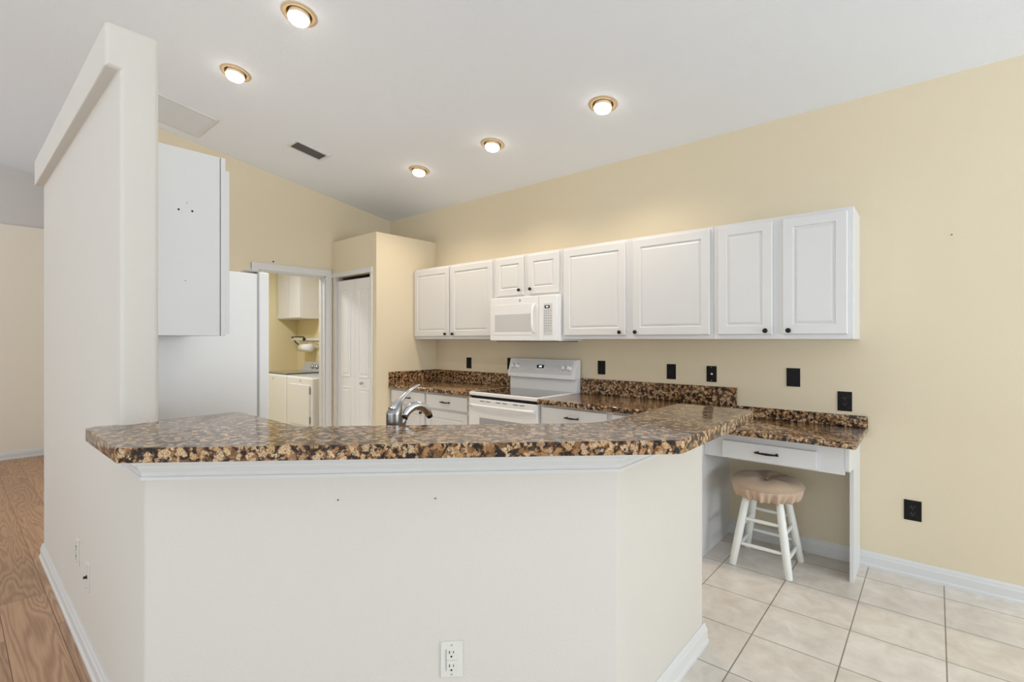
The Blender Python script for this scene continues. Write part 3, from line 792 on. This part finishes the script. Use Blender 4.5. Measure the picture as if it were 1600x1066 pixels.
# spout arc
def arcpts(a0, a1, n, cx_, cz_, rx, rz):
    return [O + u*(cx_+rx*math.cos(math.radians(a0+(a1-a0)*k/n))) + Vector((0, 0, cz_+rz*math.sin(math.radians(a0+(a1-a0)*k/n)))) for k in range(n+1)]
bm = bmesh.new(); pts = [O+u*0.022+Vector((0, 0, 0.055)), O+u*0.032+Vector((0, 0, 0.10))] + arcpts(172, 150, 2, 0.096, 0.140, 0.066, 0.078)
tube(bm, pts, [0.015, 0.0155, 0.016, 0.016, 0.016], 14); wpart('spout', bm, 'steel', t)
bm = bmesh.new(); pts = arcpts(150, 30, 12, 0.096, 0.140, 0.066, 0.078)
tube(bm, pts, [0.0155+0.0035*math.sin(math.pi*k/12)-0.001*k/12 for k in range(13)], 14); hd = wpart('spray_head', bm, 'chrome', t)
bm = bmesh.new(); e1 = pts[-1]; dd_ = (pts[-1]-pts[-2]).normalized()
tube(bm, [e1-dd_*0.001, e1+dd_*0.014], [0.0135, 0.011], 14); sub('nozzle', bm, 'blackplastic', hd, t)
bm = bmesh.new(); lathe(bm, [(0.0175, -0.002), (0.0175, 0.002)], (0, 0, 0), 'Z', 16)
q = (arcpts(150, 140, 1, 0.096, 0.140, 0.066, 0.078)); tdir = (q[1]-q[0]).normalized()
bmesh.ops.rotate(bm, verts=bm.verts, cent=(0, 0, 0), matrix=tdir.to_track_quat('Z', 'Y').to_matrix()); bmesh.ops.translate(bm, verts=bm.verts, vec=q[0])
wpart('seam_ring', bm, 'black', t)

# ------------------------------------------------------------------ refrigerator
RFX0, RFX1 = -3.86, -2.95
t = thing('refrigerator', 'white side-by-side refrigerator seen from its side beyond the bar', 'refrigerator', (-3.4, 0.56, 0))
bm = bmesh.new(); box(bm, RFX0, RFX1, 0.565, 1.184, 0.03, 1.766, 0.004); wpart('body', bm, 'fridge', t)
bm = bmesh.new(); box(bm, RFX0+0.02, RFX1-0.02, 0.62, 1.17, 0.0, 0.03); wpart('base_grille', bm, 'dark', t)
bm = bmesh.new(); box(bm, RFX0+0.01, RFX1-0.006, 1.184, 1.194, 0.08, 1.76); wpart('gasket', bm, 'grey', t)
for (a, b, hx) in ((RFX0, -3.475, -3.505), (-3.469, RFX1+0.001, -3.44)):
    bm = bmesh.new(); box(bm, a, b, 1.194, 1.252, 0.07, 1.778, 0.008, 3); d = wpart('door', bm, 'fridge', t)
    bm = bmesh.new(); tube(bm, [(hx, 1.252, 0.75), (hx, 1.30, 0.78), (hx, 1.305, 1.1), (hx, 1.30, 1.42), (hx, 1.252, 1.45)], 0.013, 10); sub('handle', bm, 'fridge', d, t)
bm = bmesh.new(); box(bm, RFX1-0.10, RFX1-0.02, 1.13, 1.235, 1.7785, 1.789, 0.003, 2); wpart('hinge_cover', bm, 'grey', t)

# ------------------------------------------------------------------ stool
t = thing('stool', 'small pale painted wooden stool with round tan tufted cushion under the desk', 'stool', (-0.790, 3.356, 0), rz=0.0)
feet = [(-0.945, 3.195), (-0.634, 3.190), (-0.634, 3.512), (-0.950, 3.530)]
cx0, cy0 = -0.790, 3.356
tops = [(cx0+(x-cx0)*0.56, cy0+(y-cy0)*0.56) for x, y in feet]
def legp(i, z):
    f = z/0.445; return Vector((feet[i][0]+(tops[i][0]-feet[i][0])*f, feet[i][1]+(tops[i][1]-feet[i][1])*f, z))
for i in range(4):
    bm = bmesh.new(); tube(bm, [legp(i, 0.0), legp(i, 0.006), legp(i, 0.2), legp(i, 0.36), legp(i, 0.448)], [0.017, 0.0205, 0.0235, 0.022, 0.020], 16); wpart('leg', bm, 'stoolpaint', t)
for i, zz in ((0, (0.135, 0.285)), (2, (0.135, 0.285)), (1, (0.10, 0.235)), (3, (0.10, 0.235))):
    for z in zz:
        a, b = legp(i, z), legp((i+1) % 4, z); m_ = (a+b)/2
        bm = bmesh.new(); tube(bm, [a, a.lerp(b, .15), m_, a.lerp(b, .85), b], [0.007, 0.010, 0.0115, 0.010, 0.007], 10); wpart('rung', bm, 'stoolpaint', t)
bm = bmesh.new(); lathe(bm, [(0.14, 0.447), (0.150, 0.452), (0.150, 0.468), (0.14, 0.473)], (cx0, cy0, 0), 'Z', 36); wpart('seat', bm, 'stoolpaint', t)
# cushion: tufted top and gathered skirt
bm = bmesh.new(); seg = 216; rings = []
def cush(rr, z, ruf=0.0, tuft=0.0):
    ring = []
    for k in range(seg):
        a = 2*math.pi*k/seg
        r = rr*(1+ruf*(0.5*math.sin(a*29+1.6*math.sin(3*a))+0.35*math.sin(a*13+2)-0.2))
        zz = z - tuft*abs(math.cos(2.5*a+0.6))**2
        ring.append(bm.verts.new((cx0+r*math.cos(a), cy0+r*math.sin(a), zz)))
    rings.append(ring)
def close_rings(bm):
    for i in range(len(rings)-1):
        for k in range(seg):
            f = bm.faces.new((rings[i][k], rings[i][(k+1) % seg], rings[i+1][(k+1) % seg], rings[i+1][k])); f.smooth = True
    bm.faces.new(rings[0]); bm.faces.new(rings[-1])
cush(0.190, 0.480); cush(0.200, 0.488, 0.0); cush(0.206, 0.493, 0); cush(0.206, 0.498, 0); cush(0.199, 0.502, 0)
cush(0.197, 0.508, 0.0); cush(0.186, 0.524, 0, 0.003); cush(0.160, 0.538, 0, 0.007); cush(0.125, 0.545, 0, 0.012); cush(0.085, 0.542, 0, 0.016); cush(0.045, 0.530, 0, 0.010); cush(0.018, 0.516, 0, 0); cush(0.004, 0.514)
close_rings(bm); cu = wpart('cushion', bm, 'fabric', t)
bm = bmesh.new(); rings = []
cush(0.140, 0.456, 0.02); cush(0.150, 0.428, 0.10); cush(0.160, 0.418, 0.15); cush(0.168, 0.418, 0.16); cush(0.178, 0.436, 0.13); cush(0.188, 0.458, 0.08); cush(0.196, 0.476, 0.035); cush(0.200, 0.489, 0.0)
close_rings(bm); sk = sub('skirt', bm, 'skirt', cu, t); sk['label'] = 'gathered pinkish tan cushion skirt'
bm = bmesh.new(); bmesh.ops.create_uvsphere(bm, u_segments=16, v_segments=8, radius=0.012); bmesh.ops.scale(bm, vec=(1, 1, 0.5), verts=bm.verts); bmesh.ops.translate(bm, verts=bm.verts, vec=(cx0, cy0, 0.522))
sub('button', bm, 'fabric', cu, t, True)

# ------------------------------------------------------------------ wall plates
def plate(name, label, cat, x, z, w=0.072, h=0.117, kind='outlet', m='blackplastic', basis=None, group='black wall plates on the long kitchen wall', dark='black'):
    """basis: (origin, ux, n) - plate centred at origin, ux horizontal, n out of the wall"""
    if basis is None: basis = (Vector((x, D, z)), Vector((1, 0, 0)), Vector((0, -1, 0)))
    o_, ux, n = basis; uz = Vector((0, 0, 1))
    t = thing(name, label, cat, tuple(o_), group)
    def fb(bm, a, b, c, d, n0, n1, bev=0):
        vs = []
        for nn_ in (n0, n1):
            for px, pz in ((a, c), (b, c), (b, d), (a, d)): vs.append(bm.verts.new(o_+ux*px+uz*pz+n*nn_))
        fs = [bm.faces.new([vs[i] for i in f]) for f in ((0, 3, 2, 1), (4, 5, 6, 7), (0, 1, 5, 4), (1, 2, 6, 5), (2, 3, 7, 6), (3, 0, 4, 7))]
        if bev: bmesh.ops.bevel(bm, geom=list(fs[1].edges), offset=bev, segments=2, profile=0.5, affect='EDGES')
    bm = bmesh.new(); fb(bm, -w/2, w/2, -h/2, h/2, 0, 0.006, 0.003); cv = wpart('cover', bm, m, t)
    for s in ((-1, 1) if kind != 'outlet' else (0,)):
        zz = s*0.048 if kind != 'outlet' else 0
        bm = bmesh.new(); fb(bm, -0.003, 0.003, zz-0.003, zz+0.003, 0.0055, 0.0068)
        wpart('screw', bm, 'steel' if kind == 'jack' and m == 'blackplastic' else ('grey' if m == 'plate' else 'black'), t)
    if kind == 'outlet':
        for s in (-1, 1):
            bm = bmesh.new(); c = s*0.0195; fb(bm, -0.0165, 0.0165, c-0.0135, c+0.0135, 0.005, 0.0078, 0.002); rc = wpart('receptacle', bm, 'outletface' if m == 'blackplastic' else m, t)
            bm = bmesh.new(); fb(bm, -0.0075, -0.0050, c-0.001, c+0.008, 0.0076, 0.0084); fb(bm, 0.0050, 0.0075, c, c+0.007, 0.0076, 0.0084); fb(bm, -0.002, 0.002, c-0.0095, c-0.0055, 0.0076, 0.0084)
            sub('slots', bm, 'slotgrey' if m == 'blackplastic' else 'dark', rc, t)
    elif kind == 'decora':
        bm = bmesh.new(); fb(bm, -0.0165, 0.0165, -0.033, 0.033, 0.005, 0.0075, 0.0015); rc = wpart('receptacle', bm, m, t)
        bm = bmesh.new()
        for a, b, c, d in ((-0.0185, -0.0165, -0.035, 0.035), (-0.0165, 0.0165, -0.001, 0.0)): fb(bm, a, b, c, d, 0.0055, 0.0080)
        sub('recess_line', bm, 'grey', rc, t)
        for c in (0.018, -0.026):
            bm = bmesh.new(); fb(bm, -0.0080, -0.0055, c+0.003, c+0.012, 0.0072, 0.0084); fb(bm, 0.0050, 0.0072, c+0.004, c+0.011, 0.0072, 0.0084); fb(bm, -0.0030, 0.0022, c-0.009, c-0.004, 0.0072, 0.0084)
            sub('slots', bm, 'dark', rc, t)
    elif kind == 'switch':
        bm = bmesh.new(); fb(bm, -0.0165, 0.0165, -0.033, 0.033, 0.005, 0.0085, 0.002); wpart('insert', bm, 'outletface' if m == 'blackplastic' else m, t)
    elif kind == 'jack':
        bm = bmesh.new(); rot = n.to_track_quat('Z', 'Y').to_matrix()
        lathe(bm, [(0.009, 0), (0.009, 0.003), (0.0055, 0.003), (0.0055, 0.013), (0.001, 0.013)], (0, 0, 0), 'Z', 12)
        bmesh.ops.rotate(bm, verts=bm.verts, cent=(0, 0, 0), matrix=rot); bmesh.ops.translate(bm, verts=bm.verts, vec=o_+n*0.005)
        wpart('jack', bm, 'chrome' if m == 'blackplastic' else 'black', t)
    return t
M['outletface'] = mat('black_receptacle_plastic', srgb(17, 15, 15), 0.5, spec=0.25)
M['slotgrey'] = mat('dull_contact_slots', srgb(95, 93, 90), 0.5)
plate('wall_plate', 'black wall plate above the countertop between the pantry wall and the range', 'wall plate', -3.791, 1.132, kind='switch')
plate('wall_plate', 'black wall plate half hidden by the left end of the range backguard', 'wall plate', -3.205, 1.143, kind='switch')
plate('wall_plate', 'black wall plate just right of the range', 'wall plate', -2.166, 1.144, kind='switch')
plate('wall_plate', 'blank black wall plate left of the cable jack plate', 'wall plate', -1.549, 1.136, kind='switch')
plate('cable_jack', 'black wall plate with a shiny round jack in its middle', 'wall plate', -1.244, 1.132, kind='jack')
plate('wall_plate', 'wider black wall plate above the desk, under the rightmost upper cabinet', 'wall plate', -0.714, 1.134, w=0.080, h=0.122, kind='switch')
plate('outlet', 'black double outlet just above the desk backsplash', 'wall plate', -0.430, 0.998, w=0.076, h=0.122)
plate('outlet', 'black double outlet low on the wall right of the desk', 'wall plate', -0.101, 0.388, w=0.080, h=0.117)
dn = Vector((1, -1, 0)).normalized(); dx = Vector((1, 1, 0)).normalized()
plate('outlet', 'off-white double outlet low on the front of the half wall', 'wall plate', 0, 0, kind='decora', m='plate', basis=(Vector((-1.1930, 1.0900, 0.343)), dx, dn), group=None)
plate('outlet', 'off-white outlet low on the left face of the half wall, further one', 'wall plate', 0, 0, kind='decora', m='plate', basis=(Vector((-3.03, 0.41, 0.392)), Vector((1, 0, 0)), Vector((0, -1, 0))), group=None)
plate('cable_jack', 'off-white plate with a dark cable jack on the left face of the half wall', 'wall plate', 0, 0, kind='jack', m='plate', basis=(Vector((-2.78, 0.41, 0.354)), Vector((1, 0, 0)), Vector((0, -1, 0))), group=None)

# tiny nails left in the walls
def nail(p, n, label, r=0.003):
    bm = bmesh.new(); lathe(bm, [(r, 0), (r, 0.006), (r*.5, 0.007)], (0, 0, 0), 'Z', 8)
    bmesh.ops.rotate(bm, verts=bm.verts, cent=(0, 0, 0), matrix=Vector(n).to_track_quat('Z', 'Y').to_matrix()); bmesh.ops.translate(bm, verts=bm.verts, vec=Vector(p))
    o = obj('nail', bm, 'black'); tag(o, label, 'nail'); return o
nail((0.068, D, 1.975), (0, -1, 0), 'tiny nail in the bare beige wall right of the upper cabinets')
nail((XL, 2.254, 2.199), (1, 0, 0), 'small hook above the laundry doorway casing', 0.008)
nail((-1.2305, 1.0525, 0.869), tuple(dn), 'tiny nail in the half wall above its outlet', 0.0018)
nail((-1.450, 0.833, 0.871), tuple(dn), 'tiny nail in the half wall left of centre under the bar top', 0.0018)

# ------------------------------------------------------------------ recessed ceiling lamps
LL = ['recessed ceiling lamp nearest the top edge, large in view',
      'recessed ceiling lamp above the wing wall beside the air return',
      'rightmost recessed ceiling lamp, over the right half of the kitchen',
      'recessed ceiling lamp above the microwave, middle of the far row',
      'recessed ceiling lamp closest to the pantry, smallest in view']
rotm = Matrix.Rotation(SLOPE, 3, 'X')
lamp0 = None
for i, (x, y) in enumerate(LAMPS):
    if lamp0 is None:
        t = thing('recessed_lamp', LL[i], 'ceiling light', (x, y, ceil_z(y)), 'recessed ceiling lamps')
        t.rotation_euler = (SLOPE, 0, 0)
        bm = bmesh.new(); lathe(bm, [(0.071, 0.03), (0.071, -0.004), (0.078, -0.009), (0.094, -0.006), (0.098, 0.0)], (0, 0, 0), 'Z', 40, cap=False); obj('trim_ring', bm, 'gold', t)
        bm = bmesh.new(); lathe(bm, [(0.0725, 0.0), (0.0725, 0.115), (0.001, 0.116)], (0, 0, 0), 'Z', 40, cap=False); obj('housing', bm, 'gold', t)
        bm = bmesh.new(); lathe(bm, [(0.001, 0.075), (0.030, 0.07), (0.048, 0.035), (0.0575, 0.0), (0.0600, -0.024)], (0, 0, 0), 'Z', 32, cap=False); b0 = obj('bulb', bm, 'bulbneck', t)
        bm = bmesh.new(); lathe(bm, [(0.0600, -0.024), (0.057, -0.036), (0.047, -0.047), (0.025, -0.055), (0.0005, -0.057)], (0, 0, 0), 'Z', 32, cap=False); obj('lit_face', bm, 'bulb', b0)
        lamp0 = t; t0 = t
    else:
        t0 = lamp0.copy(); COL.objects.link(t0); t0.location = (x, y, ceil_z(y)); t0['label'] = LL[i]
        for ch in lamp0.children:
            if ch.type != 'MESH': continue
            c = ch.copy(); COL.objects.link(c); c.parent = t0
            for g in ch.children:
                d = g.copy(); COL.objects.link(d); d.parent = c
for i, (x, y) in enumerate(LAMPS):
    ld = bpy.data.lights.new('lamp_light', 'SPOT'); ld.energy = 32; ld.color = (1.0, 0.86, 0.68); ld.spot_size = math.radians(130); ld.spot_blend = 0.8; ld.shadow_soft_size = 0.05
    lo = bpy.data.objects.new('lamp_light', ld); COL.objects.link(lo); lo.location = (x, y-0.008, ceil_z(y)-0.075)

# ------------------------------------------------------------------ ceiling vents
def tilt_thing(name, label, cat, x, y):
    t = thing(name, label, cat, (x, y, ceil_z(y))); t.rotation_euler = (SLOPE, 0, 0); return t
t = tilt_thing('air_vent', 'small ceiling air vent with dark grey slats', 'vent', -4.327, 2.190)
bm = bmesh.new()
fw, fh, b = 0.095, 0.162, 0.022
box(bm, -fw, fw, -fh, -fh+b, -0.009, 0.001); box(bm, -fw, fw, fh-b, fh, -0.009, 0.001); box(bm, -fw, -fw+b, -fh+b, fh-b, -0.009, 0.001); box(bm, fw-b, fw, -fh+b, fh-b, -0.009, 0.001)
obj('frame', bm, 'trim', t)
bm = bmesh.new(); box(bm, -fw+b, fw-b, -fh+b, fh-b, -0.002, -0.0005); obj('backing', bm, 'ventgrey', t)
for k in range(7):
    bm = bmesh.new(); x = -fw+b+0.010+k*0.0185; 
    vs = [bm.verts.new(c) for c in ((x-0.007, -fh+b, -0.0065), (x+0.007, -fh+b, -0.002), (x+0.007, fh-b, -0.002), (x-0.007, fh-b, -0.0065), (x-0.007, -fh+b, -0.0075), (x+0.007, -fh+b, -0.003), (x+0.007, fh-b, -0.003), (x-0.007, fh-b, -0.0075))]
    for f in ((0, 3, 2, 1), (4, 5, 6, 7), (0, 1, 5, 4), (1, 2, 6, 5), (2, 3, 7, 6), (3, 0, 4, 7)): bm.faces.new([vs[i] for i in f])
    obj('slat', bm, 'ventgrey', t)
t = tilt_thing('air_return', 'large pale grey ceiling air return grille beside the wing wall', 'vent', -4.79, 1.10)
bm = bmesh.new(); fw, fh, b = 0.26, 0.405, 0.025
box(bm, -fw, fw, -fh, -fh+b, -0.011, 0.001); box(bm, -fw, fw, fh-b, fh, -0.011, 0.001); box(bm, -fw, -fw+b, -fh+b, fh-b, -0.011, 0.001); box(bm, fw-b, fw, -fh+b, fh-b, -0.011, 0.001)
obj('frame', bm, 'trim', t)
M['returngrey'] = mat('return_grille_grey', srgb(232, 232, 232), 0.6)
bm = bmesh.new(); box(bm, -fw+b, fw-b, -fh+b, fh-b, -0.004, -0.001)
obj('backing', bm, 'returngrey', t)
bm = bmesh.new(); n = 34
for k in range(n):
    x = -fw+b+(k+0.5)*(2*(fw-b))/n; box(bm, x-0.0035, x+0.0035, -fh+b, fh-b, -0.008, -0.0035)
obj('louvres', bm, 'returngrey', t)

# ------------------------------------------------------------------ laundry room
LY_ = LY
t = thing('laundry_cabinet', 'white two-door cabinet high on the laundry room wall', 'cabinet', (-7.0, LY, 1.68))
bm = bmesh.new(); box(bm, LX+0.004, -6.662, 3.262, LY-0.004, 1.68, 2.45, 0.002, 1); wpart('body', bm, 'cab', t)
for a, b in ((LX+0.012, -7.022), (-7.010, -6.668)):
    bm = bmesh.new(); box(bm, a, b, 3.243, 3.2615, 1.69, 2.44, 0.003, 2); wpart('door', bm, 'cab', t)

def machine(name, label, cat, x0, x1):
    t = thing(name, label, cat, ((x0+x1)/2, LY, 0), 'laundry machines side by side')
    bm = bmesh.new(); box(bm, x0, x1, 2.86, 3.50, 0.03, 0.925, 0.02, 4); wpart('cabinet', bm, 'app', t)
    bm = bmesh.new(); box(bm, x0+0.05, x1-0.05, 2.93, 3.45, 0.0, 0.032); wpart('feet_base', bm, 'grey', t)
    return t
t = machine('washing_machine', 'white top-loading washer with a dark glass lid, left in the laundry room', 'washing machine', -6.93, -6.255)
bm = bmesh.new(); box(bm, -6.91, -6.28, 2.885, 3.36, 0.926, 0.948, 0.006, 2); wpart('lid', bm, 'washlid', t)
bm = bmesh.new()
def console(bm, x0, x1):
    pr = [(3.36, 0.925), (3.505, 0.925), (3.505, 1.055), (3.46, 1.06)]
    L_ = [bm.verts.new((x0, y, z)) for y, z in pr]; R_ = [bm.verts.new((x1, y, z)) for y, z in pr]
    bm.faces.new(L_); bm.faces.new(list(reversed(R_)))
    for i in range(4): bm.faces.new((L_[i], L_[(i+1) % 4], R_[(i+1) % 4], R_[i]))
console(bm, -6.925, -6.26); wpart('console', bm, 'grey', t)
for kx in (-6.60, -6.48):
    bm = bmesh.new(); lathe(bm, [(0.03, 0), (0.028, -0.03), (0.001, -0.032)], (0, 0, 0), 'Y', 16); bmesh.ops.rotate(bm, verts=bm.verts, cent=(0, 0, 0), matrix=Matrix.Rotation(-0.6, 3, 'X')); bmesh.ops.translate(bm, verts=bm.verts, vec=(kx, 3.405, 1.0)); wpart('knob', bm, 'chrome', t)
bm = bmesh.new(); lathe(bm, [(0.016, 0), (0.016, -0.002)], (-6.62, 2.86, 0.868), 'Y', 16); wpart('emblem', bm, 'grey', t)
t = machine('clothes_dryer', 'white dryer with a square front door, right in the laundry room', 'dryer', -6.235, -5.555)
bm = bmesh.new(); console(bm, -6.23, -5.56); wpart('console', bm, 'washlid', t)
bm = bmesh.new(); box(bm, -6.13, -5.615, 2.846, 2.861, 0.345, 0.835, 0.005, 2); dd = wpart('door', bm, 'app', t)
for z in (0.42, 0.77):
    bm = bmesh.new(); box(bm, -5.612, -5.603, 2.844, 2.862, z-0.04, z+0.04); sub('hinge', bm, 'steel', dd, t)
bm = bmesh.new(); lathe(bm, [(0.016, 0), (0.016, -0.002)], (-5.86, 2.86, 0.878), 'Y', 16); wpart('emblem', bm, 'grey', t)
bm = bmesh.new(); lathe(bm, [(0.03, 0), (0.028, -0.03), (0.001, -0.032)], (0, 0, 0), 'Y', 16); bmesh.ops.rotate(bm, verts=bm.verts, cent=(0, 0, 0), matrix=Matrix.Rotation(-0.6, 3, 'X')); bmesh.ops.translate(bm, verts=bm.verts, vec=(-5.72, 3.405, 1.0)); wpart('knob', bm, 'chrome', t)

# paper towel holder and fold-down drying rack on the laundry wall
t = thing('paper_towel_roll', 'white paper towel roll hanging under the drying rack in the laundry room', 'paper towel', (-6.85, 3.45, 1.27))
bm = bmesh.new(); lathe(bm, [(0.018, -0.14), (0.058, -0.14), (0.058, 0.14), (0.018, 0.14)], (-6.88, 3.44, 1.262), 'X', 28); wpart('roll', bm, 'paper', t)
bm = bmesh.new(); tube(bm, [(-7.05, 3.549, 1.33), (-7.05, 3.44, 1.33), (-7.05, 3.44, 1.262), (-6.70, 3.44, 1.262)], 0.006, 8); wpart('holder', bm, 'trim', t)
t = thing('drying_rack', 'white wall-mounted drying rack with a black bracket in the laundry room', 'drying rack', (-6.9, LY, 1.39))
bm = bmesh.new(); box(bm, -7.25, -6.35, 3.526, 3.549, 1.365, 1.40, 0.003, 1); box(bm, -7.25, -6.35, 3.40, 3.415, 1.372, 1.398, 0.003, 1); box(bm, -6.40, -6.38, 3.41, 3.53, 1.375, 1.395); wpart('rails', bm, 'trim', t)
bm = bmesh.new(); tube(bm, [(-7.30, 3.549, 1.30), (-7.30, 3.50, 1.33), (-7.28, 3.42, 1.42), (-7.10, 3.40, 1.425), (-6.88, 3.40, 1.42), (-6.80, 3.40, 1.385)], 0.008, 8); wpart('bracket', bm, 'black', t)
bm = bmesh.new(); lathe(bm, [(0.022, 0), (0.022, -0.02), (0.001, -0.021)], (-6.84, 3.40, 1.385), 'Y', 14); wpart('pivot_knob', bm, 'black', t)
bm = bmesh.new(); tube(bm, [(-6.80, 3.41, 1.385), (-6.55, 3.53, 1.27)], 0.007, 8); wpart('brace', bm, 'trim', t)

# small light in the laundry room ceiling
ld = bpy.data.lights.new('laundry_light', 'AREA'); ld.shape = 'DISK'; ld.size = 0.4; ld.energy = 24; ld.color = (0.92, 0.95, 1.0)
lo = bpy.data.objects.new('laundry_light', ld); COL.objects.link(lo); lo.location = (-6.1, 2.2, 2.57)
t = thing('laundry_ceiling_lamp', 'flush white ceiling lamp in the laundry room', 'ceiling light', (-6.1, 2.2, 2.6))
bm = bmesh.new(); lathe(bm, [(0.19, 0), (0.19, -0.02), (0.001, -0.021)], (-6.1, 2.2, 2.6), 'Z', 28); wpart('base', bm, 'trim', t)
